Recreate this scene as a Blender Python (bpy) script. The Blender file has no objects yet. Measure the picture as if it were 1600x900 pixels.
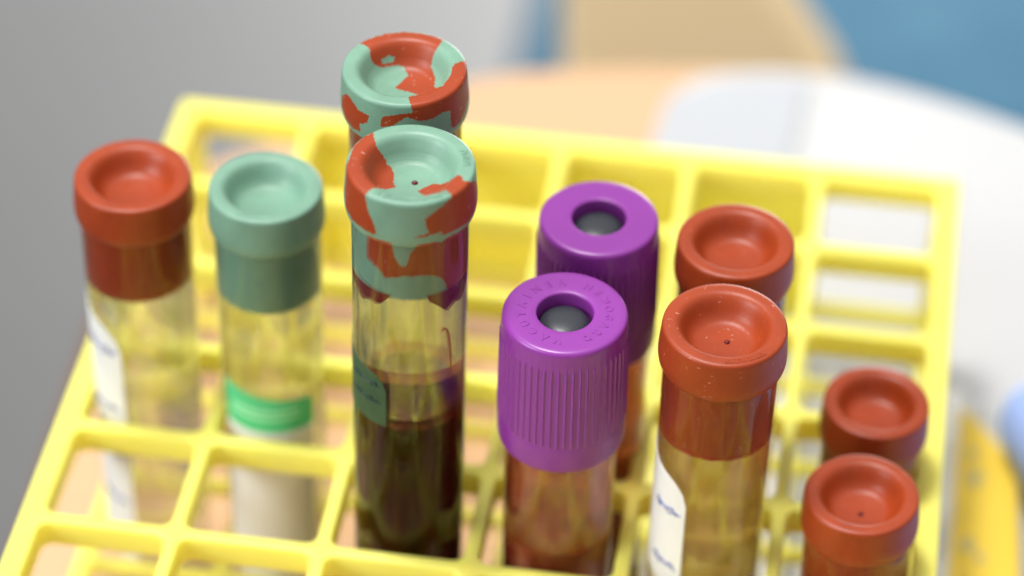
import bpy, bmesh, math, random
from mathutils import Vector, Matrix
random.seed(4)
S = 0.001                                   # all sizes below are in millimetres
sc = bpy.context.scene

# ------------------------------------------------------------------ camera
cam_d = bpy.data.cameras.new("camera"); cam = bpy.data.objects.new("camera", cam_d)
sc.collection.objects.link(cam); sc.camera = cam
CAM = Vector((113.29, -386.66, 308.45))
right = Vector((0.98833593, 0.1519757, 0.00977148))
up = Vector((-0.10750225, 0.65078813, 0.75161032))
fwd = Vector((-0.10786734, 0.74389394, -0.65953493))
m = Matrix((right, up, -fwd)).transposed().to_4x4(); m.translation = CAM * S
cam.matrix_world = m
cam_d.sensor_width = 36; cam_d.lens = 4500.3 / 1600 * 36
cam_d.clip_start = 0.01; cam_d.clip_end = 50
cam_d.dof.use_dof = True; cam_d.dof.focus_distance = 0.395; cam_d.dof.aperture_fstop = 7.0
cam_d.dof.aperture_blades = 0

# ------------------------------------------------------------------ world, lamps, exposure
w = bpy.data.worlds.new("World"); sc.world = w; w.use_nodes = True
nt = w.node_tree; nt.nodes.clear()
tc = nt.nodes.new("ShaderNodeTexCoord"); sx = nt.nodes.new("ShaderNodeSeparateXYZ")
rp = nt.nodes.new("ShaderNodeValToRGB"); mr = nt.nodes.new("ShaderNodeMapRange")
mr.inputs["From Min"].default_value = -1; mr.inputs["From Max"].default_value = 1
bg = nt.nodes.new("ShaderNodeBackground"); wo = nt.nodes.new("ShaderNodeOutputWorld")
rp.color_ramp.elements[0].position = 0.40; rp.color_ramp.elements[0].color = (0.12, 0.12, 0.12, 1)
rp.color_ramp.elements[1].position = 0.80; rp.color_ramp.elements[1].color = (1.0, 1.0, 1.0, 1)
e = rp.color_ramp.elements.new(0.52); e.color = (0.34, 0.34, 0.34, 1)
nt.links.new(tc.outputs["Generated"], sx.inputs[0]); nt.links.new(sx.outputs["Z"], mr.inputs["Value"])
nt.links.new(mr.outputs[0], rp.inputs[0]); nt.links.new(rp.outputs[0], bg.inputs[0])
bg.inputs[1].default_value = 0.66
nt.links.new(bg.outputs[0], wo.inputs[0])

def area(name, loc, tgt, size, sizey, power, col=(1, 1, 1), spread=180):
    d = bpy.data.lights.new(name, 'AREA'); d.shape = 'RECTANGLE'; d.size = size * S; d.size_y = sizey * S
    d.energy = power; d.color = col; d.spread = math.radians(spread)
    o = bpy.data.objects.new(name, d); sc.collection.objects.link(o)
    o.location = Vector(loc) * S
    o.rotation_euler = (Vector(tgt) - Vector(loc)).to_track_quat('-Z', 'Y').to_euler()
    return o
area("ceiling_lamp", (-120, 20, 1100), (70, -60, 0), 220, 170, 3.5, (1.0, 0.985, 0.95), 100)
area("left_fill_light", (-800, -650, 560), (60, -40, -10), 500, 500, 1.3, (0.93, 0.96, 1.0), 60)  # added fill from the left front, not an actual window
area("floor_fill_light", (250, 1550, -50), (-50, 1250, -750), 500, 500, 38, (1, 1, 0.98))  # unseen lamp added low over the floor so its grey brightens towards the back

sc.view_settings.view_transform = 'Standard'; sc.view_settings.look = 'None'
sc.view_settings.exposure = 0.22; sc.view_settings.gamma = 1.0
sc.cycles.use_denoising = True
sc.cycles.max_bounces = 14; sc.cycles.transmission_bounces = 14; sc.cycles.glossy_bounces = 6
sc.cycles.transparent_max_bounces = 16; sc.cycles.sample_clamp_indirect = 6; sc.cycles.blur_glossy = 0.1

# ------------------------------------------------------------------ materials
def principled(name, col, rough=0.5, spec=0.5, **kw):
    M = bpy.data.materials.new(name); M.use_nodes = True
    b = M.node_tree.nodes["Principled BSDF"]
    b.inputs["Base Color"].default_value = (*col, 1); b.inputs["Roughness"].default_value = rough
    b.inputs["Specular IOR Level"].default_value = spec
    for k, v in kw.items(): b.inputs[k.replace("_", " ")].default_value = v
    return M, M.node_tree, b
def tex_coord(nt, scale=(1, 1, 1)):
    t = nt.nodes.new("ShaderNodeTexCoord"); mp = nt.nodes.new("ShaderNodeMapping")
    mp.inputs["Scale"].default_value = scale
    nt.links.new(t.outputs["Object"], mp.inputs[0]); return mp.outputs[0]
def noise(nt, vec, scale, detail=4, rough=0.6):
    n = nt.nodes.new("ShaderNodeTexNoise"); n.inputs["Scale"].default_value = scale
    n.inputs["Detail"].default_value = detail; n.inputs["Roughness"].default_value = rough
    nt.links.new(vec, n.inputs["Vector"]); return n.outputs["Fac"]
def ramp(nt, fac, stops):
    r = nt.nodes.new("ShaderNodeValToRGB"); cr = r.color_ramp
    for i, (p, c) in enumerate(stops):
        el = cr.elements[i] if i < 2 else cr.elements.new(p)
        el.position = p; el.color = (*c, 1) if len(c) == 3 else c
    nt.links.new(fac, r.inputs[0]); return r.outputs[0]
def mix(nt, fac, a, b, mode='MIX'):
    x = nt.nodes.new("ShaderNodeMix"); x.data_type = 'RGBA'; x.blend_type = mode
    for s, v in ((x.inputs[0], fac), (x.inputs[6], a), (x.inputs[7], b)):
        if isinstance(v, (int, float)): s.default_value = v
        elif isinstance(v, tuple): s.default_value = (*v, 1)
        else: nt.links.new(v, s)
    return x.outputs[2]
def bump(nt, b, h, strength, dist):
    n = nt.nodes.new("ShaderNodeBump"); n.inputs["Strength"].default_value = strength
    n.inputs["Distance"].default_value = dist * S
    nt.links.new(h, n.inputs["Height"]); nt.links.new(n.outputs[0], b.inputs["Normal"])

def rubber(name, col, rough=0.42, scratches=0.0, edge=None):
    M, nt, b = principled(name, col, rough, 0.36)
    v = tex_coord(nt)
    big = noise(nt, v, 160, 3)
    c = mix(nt, ramp(nt, big, [(0.35, (0, 0, 0)), (0.7, (1, 1, 1))]), tuple(x * 0.90 for x in col), tuple(min(1, x * 1.08) for x in col))
    if scratches:
        # pale dust flecks and hairline scuffs
        n1 = noise(nt, tex_coord(nt, (1, 1, 2.2)), 1500, 2, 0.5)
        n2 = noise(nt, v, 330, 2)
        f1 = ramp(nt, n1, [(0.665, (0, 0, 0)), (0.72, (1, 1, 1))])
        f2 = ramp(nt, n2, [(0.50, (0, 0, 0)), (0.62, (1, 1, 1))])
        f = mix(nt, 1.0, f1, f2, 'MULTIPLY')
        f = mix(nt, 1.0, f, (scratches,) * 3, 'MULTIPLY')
        c = mix(nt, f, c, (0.85, 0.72, 0.62))
    nt.links.new(c, b.inputs["Base Color"])
    fine = noise(nt, v, 2600, 3)
    bump(nt, b, fine, 0.18, 0.12)
    return M
RED = (0.285, 0.038, 0.007)
GRN = (0.155, 0.29, 0.21)
m_red = rubber("brick_red_rubber", RED, 0.40, 0.15)
m_red_worn = rubber("brick_red_rubber_dusty", RED, 0.42, 0.42)
m_green = rubber("sea_green_rubber", GRN, 0.42, 0.1)
m_grey = rubber("charcoal_rubber", (0.028, 0.031, 0.038), 0.38)

def purple_mat():
    M, nt, b = principled("purple_plastic", (0.225, 0.030, 0.275), 0.34, 0.5)
    b.inputs["Subsurface Weight"].default_value = 0.15
    b.inputs["Subsurface Radius"].default_value = (0.8 * S, 0.3 * S, 1.0 * S)
    b.inputs["Subsurface Scale"].default_value = 1.0
    bump(nt, b, noise(nt, tex_coord(nt), 1800, 3), 0.10, 0.08)
    return M
m_purple = purple_mat()

def yellow_mat():
    M, nt, b = principled("yellow_rack_plastic", (0.90, 0.78, 0.10), 0.38, 0.45)
    v = tex_coord(nt)
    c = mix(nt, noise(nt, v, 45, 3), (0.94, 0.82, 0.145), (0.95, 0.85, 0.19))
    nt.links.new(c, b.inputs["Base Color"])
    b.inputs["Subsurface Weight"].default_value = 0.7
    b.inputs["Subsurface Radius"].default_value = (5.0 * S, 4.2 * S, 1.2 * S)
    b.inputs["Subsurface Scale"].default_value = 1.0
    bump(nt, b, noise(nt, v, 900, 3), 0.08, 0.1)
    tr = nt.nodes.new("ShaderNodeBsdfTranslucent"); tr.inputs[0].default_value = (1.0, 0.93, 0.22, 1)
    ms = nt.nodes.new("ShaderNodeMixShader"); ms.inputs[0].default_value = 0.15
    out = nt.nodes["Material Output"]
    nt.links.new(b.outputs[0], ms.inputs[1]); nt.links.new(tr.outputs[0], ms.inputs[2]); nt.links.new(ms.outputs[0], out.inputs[0])
    return M
m_yellow = yellow_mat()

def glass_mat(name, tint=(1, 1, 1), rough=0.0, streak=0.06):
    M = bpy.data.materials.new(name); M.use_nodes = True; nt = M.node_tree
    nt.nodes.clear(); o = nt.nodes.new("ShaderNodeOutputMaterial")
    g = nt.nodes.new("ShaderNodeBsdfGlass"); g.inputs["IOR"].default_value = 1.50
    g.inputs["Color"].default_value = (*tint, 1)
    # faint draw lines down the tube wall
    v = tex_coord(nt, (1, 1, 0.03)); n = noise(nt, v, 700, 2)
    bp = nt.nodes.new("ShaderNodeBump"); bp.inputs["Strength"].default_value = streak; bp.inputs["Distance"].default_value = 0.02 * S
    nt.links.new(n, bp.inputs["Height"]); nt.links.new(bp.outputs[0], g.inputs["Normal"])
    r = ramp(nt, noise(nt, tex_coord(nt), 220, 4), [(0.4, (rough,) * 3), (0.75, (rough + 0.012,) * 3)])
    nt.links.new(r, g.inputs["Roughness"])
    # the thin wall lets light straight through where it is seen square on and bends it towards its edges
    tr = nt.nodes.new("ShaderNodeBsdfTransparent"); tr.inputs[0].default_value = (0.975, 0.98, 0.97, 1)
    lw = nt.nodes.new("ShaderNodeLayerWeight"); lw.inputs[0].default_value = 0.45
    f = ramp(nt, lw.outputs["Facing"], [(0.0, (0.22,) * 3), (0.75, (1, 1, 1))])
    ms = nt.nodes.new("ShaderNodeMixShader"); nt.links.new(f, ms.inputs[0])
    nt.links.new(tr.outputs[0], ms.inputs[1]); nt.links.new(g.outputs[0], ms.inputs[2])
    nt.links.new(ms.outputs[0], o.inputs[0]); return M
m_glass = glass_mat("clear_tube_glass", (0.97, 0.975, 0.965))

def film_mat(name, col, lo, hi, dark, scale=200, zs=0.35):
    """thin wet residue on the inner wall: part see-through, part tinted"""
    M = bpy.data.materials.new(name); M.use_nodes = True; nt = M.node_tree
    nt.nodes.clear(); o = nt.nodes.new("ShaderNodeOutputMaterial")
    t = nt.nodes.new("ShaderNodeBsdfTransparent"); t.inputs[0].default_value = (*col, 1)
    d = nt.nodes.new("ShaderNodeBsdfPrincipled"); d.inputs["Base Color"].default_value = (*dark, 1); d.inputs["Roughness"].default_value = 0.3
    mx = nt.nodes.new("ShaderNodeMixShader")
    f = ramp(nt, noise(nt, tex_coord(nt, (1, 1, zs)), scale, 5), [(0.35, (lo,) * 3), (0.72, (hi,) * 3)])
    nt.links.new(f, mx.inputs[0]); nt.links.new(t.outputs[0], mx.inputs[1]); nt.links.new(d.outputs[0], mx.inputs[2])
    nt.links.new(mx.outputs[0], o.inputs[0]); return M
m_film_blood = film_mat("blood_film", (0.93, 0.42, 0.33), 0.18, 0.50, (0.46, 0.06, 0.045))
m_film_pale = film_mat("pale_serum_film", (0.94, 0.84, 0.66), 0.02, 0.10, (0.60, 0.40, 0.18))
m_film_clear = film_mat("clear_residue_film", (0.98, 0.97, 0.93), 0.0, 0.025, (0.65, 0.60, 0.35))

def blood_mat():
    M, nt, b = principled("dark_blood", (0.035, 0.008, 0.004), 0.25, 0.08)
    v = tex_coord(nt, (1, 1, 0.25))
    c = ramp(nt, noise(nt, v, 190, 3), [(0.38, (0.009, 0.0003, 0.0004)), (0.55, (0.022, 0.0008, 0.001)), (0.75, (0.045, 0.003, 0.002))])
    nt.links.new(c, b.inputs["Base Color"]); return M
m_blood = blood_mat()
def red_blood_mat():
    M, nt, b = principled("red_blood", (0.16, 0.02, 0.012), 0.2, 0.5)
    c = ramp(nt, noise(nt, tex_coord(nt, (1, 1, 0.3)), 170, 3), [(0.35, (0.14, 0.008, 0.006)), (0.7, (0.30, 0.06, 0.03))])
    nt.links.new(c, b.inputs["Base Color"]); return M
m_red_blood = red_blood_mat()
m_trail = film_mat('brown_blood_trail', (0.88, 0.60, 0.48), 0.05, 0.30, (0.30, 0.08, 0.04), 300, 1)
m_film_low = film_mat('low_blood_film', (0.80, 0.35, 0.30), 0.12, 0.60, (0.20, 0.02, 0.02), 120, 1)
m_rim = film_mat('wet_blood_rim', (0.7, 0.10, 0.05), 0.35, 0.85, (0.16, 0.012, 0.006), 300, 1)
m_drop, _, _ = principled("fresh_blood_drop", (0.09, 0.003, 0.006), 0.2, 0.35)
m_stain, _, _ = principled("dried_blood_ring", (0.30, 0.010, 0.008), 0.3, 0.2)
m_smear, _, _ = principled("blood_smear", (0.12, 0.002, 0.010), 0.2, 0.5)

def paper(name, a, b_, scale=60):
    M, nt, b = principled(name, a, 0.55, 0.35)
    nt.links.new(mix(nt, noise(nt, tex_coord(nt), scale, 4), a, b_), b.inputs["Base Color"]); return M
m_label = paper("white_label_paper", (0.80, 0.80, 0.78), (0.72, 0.73, 0.73))
m_label_green = paper("green_label_print", (0.06, 0.50, 0.20), (0.10, 0.56, 0.26))
m_label_pale = paper("pale_green_print", (0.30, 0.70, 0.42), (0.34, 0.74, 0.46))
m_label_deep = paper("deep_green_label", (0.018, 0.055, 0.030), (0.045, 0.10, 0.045), 400)
m_ink = paper("blue_ink", (0.08, 0.10, 0.30), (0.14, 0.16, 0.36), 400)
m_ink_dark = paper("dark_ink", (0.02, 0.04, 0.03), (0.04, 0.06, 0.05), 400)

def wood(name, a, b_, sc_=(1, 1, 1), s=14):
    M, nt, b = principled(name, a, 0.42, 0.4)
    v = tex_coord(nt, sc_)
    n = noise(nt, v, s, 5, 0.65)
    nt.links.new(mix(nt, n, a, b_), b.inputs["Base Color"])
    bump(nt, b, n, 0.1, 0.3); return M
m_table = wood("pale_peach_laminate", (0.60, 0.385, 0.225), (0.54, 0.34, 0.195), (1, 6, 1))
m_table_edge = wood("brown_edge_band", (0.12, 0.07, 0.05), (0.16, 0.10, 0.07), (1, 6, 1))
m_chairwood = wood("tan_beech_wood", (0.95, 0.72, 0.42), (0.90, 0.67, 0.38), (1, 1, 5))

def fabric(name, a, b_):
    M, nt, b = principled(name, a, 0.8, 0.2)
    v = tex_coord(nt); n = noise(nt, v, 18, 4)
    nt.links.new(mix(nt, ramp(nt, n, [(0.35, (0, 0, 0)), (0.65, (1, 1, 1))]), a, b_), b.inputs["Base Color"])
    bump(nt, b, noise(nt, v, 500, 3), 0.4, 0.6); return M
m_blue = fabric("blue_upholstery", (0.028, 0.115, 0.20), (0.055, 0.17, 0.26))
def floor_mat():
    M, nt, b = principled("grey_vinyl_floor", (0.4, 0.4, 0.4), 0.5, 0.4)
    v = tex_coord(nt)
    c = mix(nt, noise(nt, v, 2.2, 4), (0.098, 0.098, 0.10), (0.122, 0.122, 0.122))
    c = mix(nt, ramp(nt, noise(nt, v, 160, 2), [(0.45, (0, 0, 0)), (0.6, (0.3, 0.3, 0.3))]), c, (0.075,0.075,0.077))
    nt.links.new(c, b.inputs["Base Color"]); return M
m_floor = floor_mat()
m_pad = paper("white_absorbent_pad", (0.53, 0.53, 0.535), (0.49, 0.49, 0.50), 25)
m_glove = paper("periwinkle_nitrile", (0.28, 0.40, 0.82), (0.32, 0.45, 0.86), 40)
m_amber = paper("amber_label_print", (0.70, 0.48, 0.04), (0.76, 0.54, 0.06), 60)
m_amber_ink = paper("grey_print", (0.40, 0.36, 0.16), (0.46, 0.40, 0.18), 200)
m_bag = film_mat("clear_bag_film", (0.95, 0.95, 0.94), 0.10, 0.25, (0.8, 0.8, 0.8), 60, 1)
m_metal, _, _ = principled("brushed_steel", (0.6, 0.6, 0.6), 0.35, 0.5, Metallic=1.0)

# ------------------------------------------------------------------ helpers
def link(name, me, mats, parent=None, M=None):
    o = bpy.data.objects.new(name, me); sc.collection.objects.link(o)
    if not isinstance(mats, (list, tuple)): mats = [mats]
    if not me.materials:
        for x in mats: me.materials.append(x)
    if parent: o.parent = parent
    if M is not None: o.matrix_local = M
    return o
def mesh(name, bm, smooth=True, sharp=35):
    me = bpy.data.meshes.new(name)
    bmesh.ops.recalc_face_normals(bm, faces=bm.faces)
    bm.to_mesh(me); bm.free()
    if smooth:
        for p in me.polygons: p.use_smooth = True
        me.set_sharp_from_angle(angle=math.radians(sharp))
    return me
def pmesh(name, verts, faces, mi=None, smooth=True, sharp=35, fix=False):
    me = bpy.data.meshes.new(name)
    me.from_pydata([Vector(v) * S for v in verts], [], faces)
    if mi:
        for p, i in zip(me.polygons, mi): p.material_index = i
    if smooth:
        for p in me.polygons: p.use_smooth = True
    me.update()
    if fix:
        bm = bmesh.new(); bm.from_mesh(me); bmesh.ops.recalc_face_normals(bm, faces=bm.faces); bm.to_mesh(me); bm.free()
    if smooth: me.set_sharp_from_angle(angle=math.radians(sharp))
    return me
def smoothprof(pts, n):
    """resample a profile polyline: corner-cut once, then subdivide"""
    q = [pts[0]]
    for a, b in zip(pts[:-1], pts[1:]):
        q += [(a[0]*.75+b[0]*.25, a[1]*.75+b[1]*.25), (a[0]*.25+b[0]*.75, a[1]*.25+b[1]*.75)]
    q.append(pts[-1]); out = [q[0]]
    for a, b in zip(q[:-1], q[1:]):
        L = math.hypot(b[0]-a[0], b[1]-a[1]); k = max(1, int(L / n))
        for i in range(1, k+1): out.append((a[0]+(b[0]-a[0])*i/k, a[1]+(b[1]-a[1])*i/k))
    return out
def lathe(name, prof, seg=96, closed=False, mat_fn=None, rmod=None, smooth=True, sharp=35, start=0, span=2*math.pi):
    """profile of (r, z) from top centre outwards; r == 0 ends are closed with a fan"""
    full = abs(span - 2*math.pi) < 1e-6; nseg = seg if full else seg + 1
    V = []; F = []; mi = []; rows = []; s = 0; last = None; ss = []
    for (r, z) in prof:
        if last: s += math.hypot(r-last[0], z-last[1])
        last = (r, z); ss.append(s)
        if r < 1e-6: rows.append([len(V)]); V.append((0, 0, z)); continue
        row = []
        for k in range(nseg):
            t = start + span * k / seg; rr = rmod(r, z, t) if rmod else r
            row.append(len(V)); V.append((rr*math.cos(t), rr*math.sin(t), z))
        rows.append(row)
    pairs = list(zip(range(len(rows)-1), range(1, len(rows))))
    if closed: pairs.append((len(rows)-1, 0))
    for i, j in pairs:
        A, B = rows[i], rows[j]
        for k in range(seg):
            l = (k+1) % nseg if full else k+1
            if len(A) == 1: f = (A[0], B[k], B[l])
            elif len(B) == 1: f = (A[k], B[0], A[l])
            else: f = (A[k], B[k], B[l], A[l])
            F.append(f)
            if mat_fn: mi.append(mat_fn((ss[i]+ss[j])/2, start + span*(k+.5)/seg))
    return pmesh(name, V, F, mi, smooth, sharp, fix=True)
def box_bm(bm, x0, x1, y0, y1, z0, z1, M=None):
    vs = [bm.verts.new(Vector(p) * S if M is None else M @ (Vector(p) * S)) for p in
          [(x0,y0,z0),(x1,y0,z0),(x1,y1,z0),(x0,y1,z0),(x0,y0,z1),(x1,y0,z1),(x1,y1,z1),(x0,y1,z1)]]
    for f in ((3,2,1,0),(4,5,6,7),(0,1,5,4),(1,2,6,5),(2,3,7,6),(3,0,4,7)): bm.faces.new([vs[i] for i in f])
def bevel(o, w_, seg=3, ang=30):
    b = o.modifiers.new("Bevel", 'BEVEL'); b.width = w_ * S; b.segments = seg; b.limit_method = 'ANGLE'; b.angle_limit = math.radians(ang)
    b.harden_normals = True
    return o
def empty(name, M, label, cat, group=None):
    o = bpy.data.objects.new(name, None); o.empty_display_size = 0.01; sc.collection.objects.link(o)
    o.matrix_world = M; o["label"] = label; o["category"] = cat
    if group: o["group"] = group
    return o
def slab(name, outline, z0, z1, mats, edge_mat=None, n=None):
    """horizontal plate from an outline, thickness z0..z1"""
    n_ = len(outline); V = [(x, y, z1) for x, y in outline] + [(x, y, z0) for x, y in outline]
    F = [tuple(range(n_)), tuple(range(2*n_-1, n_-1, -1))]; mi = [0, 0]
    for i in range(n_):
        j = (i+1) % n_; F.append((i, i+n_, j+n_, j)); mi.append(edge_mat or 0)
    return pmesh(name, V, F, mi, smooth=False, fix=True)
def catmull(pts, k=8):
    out = []
    for i in range(len(pts)-1):
        p0 = pts[max(i-1, 0)]; p1 = pts[i]; p2 = pts[i+1]; p3 = pts[min(i+2, len(pts)-1)]
        for j in range(k):
            t = j/k
            out.append(tuple(0.5*((2*p1[a]) + (-p0[a]+p2[a])*t + (2*p0[a]-5*p1[a]+4*p2[a]-p3[a])*t*t + (-p0[a]+3*p1[a]-3*p2[a]+p3[a])*t**3) for a in range(len(p1))))
    out.append(tuple(pts[-1])); return out
def tube_path(name, pts, rad, seg=12, flat=1.0):
    V = []; F = []; n = len(pts)
    for i, p in enumerate(pts):
        a = Vector(pts[max(i-1, 0)]); b = Vector(pts[min(i+1, n-1)]); d = (b-a).normalized()
        u = d.cross(Vector((0, 0, 1))); u = u.normalized() if u.length > 1e-4 else Vector((1, 0, 0)); v = u.cross(d)
        r = rad[i] if isinstance(rad, list) else rad
        for k in range(seg):
            t = 2*math.pi*k/seg; V.append(Vector(p) + u*r*math.cos(t) + v*r*flat*math.sin(t))
    for i in range(n-1):
        for k in range(seg):
            l = (k+1) % seg; F.append((i*seg+k, i*seg+l, (i+1)*seg+l, (i+1)*seg+k))
    F.append(tuple(range(seg-1, -1, -1))); F.append(tuple(range((n-1)*seg, n*seg)))
    return pmesh(name, V, F, None, True, 60, fix=True)

# ------------------------------------------------------------------ floor and table
ZT = -44.5                                           # table top
o = link("floor", pmesh("floor", [(-3000,-2500,-750),(3000,-2500,-750),(3000,4000,-750),(-3000,4000,-750)], [(0,1,2,3)], None, False), m_floor); o["kind"] = "structure"
TP = [(-13,-400),(-14.5,-75),(-16.5,-6),(-18,12),(-14,30),(0,44.5),(18,59),(40,74),(60,80.5),(79,84),(103,87),(122,85),(148,76),(200,52),(280,0),(340,-80),(360,-180),(350,-400)]
tb = catmull(TP[:14], 6)[:-1] + TP[13:]
t = empty("instrument_table", Matrix.Translation((0.1*1, 0, ZT*S)), "peach laminate table with rounded far corner under the yellow rack", "table")
def rel(me, o):                                       # shift mesh made in world millimetres under an empty
    me.transform(Matrix.Translation(-o.matrix_world.translation)); return me
top = link("table_top", rel(slab("table_top", tb, ZT-22, ZT, None, 1), t), [m_table, m_table_edge], t)
E = [(-13,-400),(-14.5,-75),(-16.5,-6),(-18,12)]
link("dark_edge_strip", rel(slab("dark_edge_strip", [(x-.02, y) for x, y in E] + [(x-3.2, y) for x, y in reversed(E)], ZT-22, ZT-.2, None), t), m_table_edge, t)  # narrow dark brown strip along the left side only
for (lx, ly) in ((30, 10), (30, -360), (320, -110), (320, -370)):
    bm = bmesh.new(); box_bm(bm, lx-15, lx+15, ly-15, ly+15, -750, ZT-22.5)
    bevel(link("leg", rel(mesh("leg", bm, False), t), m_metal, t), 2)

# white absorbent pad on the table's right half
PP = [(78,-60),(79,0),(79,60),(80,76),(88,82.5),(103,85.5),(122,83.5),(147,75),(198,50),(270,0),(300,-60),(300,-200),(200,-230),(90,-200),(79,-120)]
pad = link("absorbent_pad", slab("absorbent_pad", catmull(PP[:12], 5), ZT+0.05, ZT+0.85, None), m_pad)
pad["label"] = "large white pad spread over the table behind the rack's right side"; pad["category"] = "pad"
# folded pale tissue lying on the pad
sheet = link("folded_tissue", slab("folded_tissue", [(75,46),(103,46),(105,81.5),(92,80.5),(86,77),(78,72)], ZT+0.9, ZT+2.2, None), paper("pale_grey_tissue", (0.40, 0.415, 0.445), (0.44, 0.455, 0.485), 30))
sheet["label"] = "pale blue-grey folded tissue on the far edge of the white pad"; sheet["category"] = "tissue"

# ------------------------------------------------------------------ chair in the background
ch = empty("chair", Matrix.Translation((0.10, 0.47, -0.75)), "blue upholstered chair with tan wooden back, blurred beyond the table", "chair")
def chair_part(name, pts, mat, bw=6):
    bm = bmesh.new()
    for p in pts: box_bm(bm, *p)
    return bevel(link(name, rel(mesh(name, bm), ch), mat, ch), bw, 4)
chair_part("seat", [(-6, 300, 395, 640, -345, -300)], m_blue, 18)
# wooden back panel, a trapezoid leaning slightly
B = [(44,-60),(78,-60),(97,-89),(110,-109),(119,-132),(119,-345),(44,-345)]
V = [(x, 168, z) for x, z in B] + [(x, 184, z) for x, z in B]; n = len(B)
F = [tuple(range(n)), tuple(range(2*n-1, n-1, -1))] + [(i, i+n, (i+1) % n + n, (i+1) % n) for i in range(n)]
bk = link("backrest", rel(pmesh("backrest", V, F, None, False, fix=True), ch), m_chairwood, ch); bevel(bk, 2)
for (lx, ly) in ((-5, 410), (285, 410), (-5, 620), (285, 620)):
    chair_part("leg", [(lx-14, lx+14, ly-14, ly+14, -750, -346)], m_chairwood, 3)

# ------------------------------------------------------------------ rack
NX, NY, PX, PY = 6, 9, 22.0, 20.154
rack = empty("test_tube_rack", Matrix.Translation((66*S, -90*S, ZT*S)), "bright yellow plastic open-grid rack holding the sample tubes", "rack")
def grid_mesh(name, w_, wo, z0, z1, fillet, ch):
    """one moulded plate: a rounded hole per cell, softened edges top and bottom, rounded outer rim"""
    V = []; F = []; k = 6
    def quad_rings(A, B):
        n = len(A)
        for i in range(n): F.append((A[i], A[(i+1) % n], B[(i+1) % n], B[i]))
    def put(pts, z):
        b0 = len(V); V.extend((x, y, z) for x, y in pts); return list(range(b0, b0+len(pts)))
    def rrect(x0, x1, y0, y1, f):
        out = []
        for cx, cy, a0 in ((x1-f, y1-f, 0), (x0+f, y1-f, 90), (x0+f, y0+f, 180), (x1-f, y0+f, 270)):
            for i in range(k+1):
                a = math.radians(a0+90*i/k); out.append((cx+f*math.cos(a), cy+f*math.sin(a)))
        return out
    def cellrect(x0, x1, y0, y1, f):
        out = []
        for (cx, cy, sx_, sy_, fl) in ((x1, y1, 1, 1, 0), (x0, y1, -1, 1, 1), (x0, y0, -1, -1, 0), (x1, y0, 1, -1, 1)):
            for i in range(k+1):
                u = i/k
                d1 = max(0, 1-2*u); d2 = max(0, 2*u-1)              # slide along one side to the corner, then along the next
                if fl: out.append((cx - sx_*f*d1, cy - sy_*f*d2))
                else: out.append((cx - sx_*f*d2, cy - sy_*f*d1))
        return out
    o_ = wo/2 - ch
    for ci in range(NX):
        for cj in range(NY):
            X0 = ci*PX if ci else -o_; X1 = (ci+1)*PX if ci < NX-1 else NX*PX+o_
            Y1 = -cj*PY if cj else o_; Y0 = -(cj+1)*PY if cj < NY-1 else -NY*PY-o_
            h = [ci*PX + (w_/2 if ci else wo/2), (ci+1)*PX - (w_/2 if ci < NX-1 else wo/2), -(cj+1)*PY + (w_/2 if cj < NY-1 else wo/2), -cj*PY - (w_/2 if cj else wo/2)]
            rings = [put(cellrect(X0, X1, Y0, Y1, fillet), z1)]
            for t in (90, 60, 30, 0):
                a = math.radians(t); ins = -ch*(1-math.cos(a)); dz = ch*(1-math.sin(a))     # hole grows by -ins towards the top
                rings.append(put(rrect(h[0]+ins, h[1]-ins, h[2]+ins, h[3]-ins, fillet-ins), z1-dz))
            for t in (0, 30, 60, 90):
                a = math.radians(t); ins = -ch*(1-math.cos(a)); dz = ch*(1-math.sin(a))
                rings.append(put(rrect(h[0]+ins, h[1]-ins, h[2]+ins, h[3]-ins, fillet-ins), z0+dz))
            rings.append(put(cellrect(X0, X1, Y0, Y1, fillet), z0))
            for A, B in zip(rings[:-1], rings[1:]): quad_rings(A, B)
    rings = []
    for zz, sg in ((z1, -1), (z0, 1)):
        for t in ((90, 60, 30, 0) if sg < 0 else (0, 30, 60, 90)):
            a = math.radians(t); e_ = o_ + ch*math.cos(a); f_ = 0.02 + 2.2*(ch*math.cos(a))/ch if t < 90 else 0.02
            rings.append(put(rrect(-e_, NX*PX+e_, -NY*PY-e_, e_, min(f_, 2.2)), zz + sg*ch*(1-math.sin(a))))
    for A, B in zip(rings[:-1], rings[1:]): quad_rings(B, A)
    me = pmesh(name, V, F, None, False)
    bm = bmesh.new(); bm.from_mesh(me); bmesh.ops.remove_doubles(bm, verts=bm.verts, dist=1e-6)
    bmesh.ops.recalc_face_normals(bm, faces=bm.faces); bm.to_mesh(me); bm.free()
    for p in me.polygons: p.use_smooth = True
    me.set_sharp_from_angle(angle=math.radians(20))
    return me
link("top_grid", rel(grid_mesh("top_grid", 2.1, 3.6, -5.0, 0.0, 1.7, 0.5), rack), m_yellow, rack)
link("lower_grid", rel(grid_mesh("lower_grid", 2.0, 3.0, -33.0, -30.5, 1.2, 0.35), rack), m_yellow, rack)
def rack_part(name, boxes, bw=0.6):
    bm = bmesh.new()
    for b in boxes: box_bm(bm, *b)
    return bevel(link(name, rel(mesh(name, bm), rack), m_yellow, rack), bw, 3)
# back end panel below the grid's far rail, open at both end cells
rack_part("back_panel", [(PX, 5*PX, 0.6, 2.0, -36, -5.01)])
for i in range(1, 6):
    rack_part("rib", [(i*PX-1.2, i*PX+1.2, -2.2, 0.55, -30.4, -5.02)], 0.4)
for x in (0, NX*PX):
    for y in (0, -NY*PY):
        rack_part("corner_post", [(x-2.0, x+2.0, y-2.0, y+2.0, -30.45, -5.02)], 0.8)
        rack_part("foot", [(x-2.0, x+2.0, y-2.0, y+2.0, ZT+0.02, -33.02)], 0.8)

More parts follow.
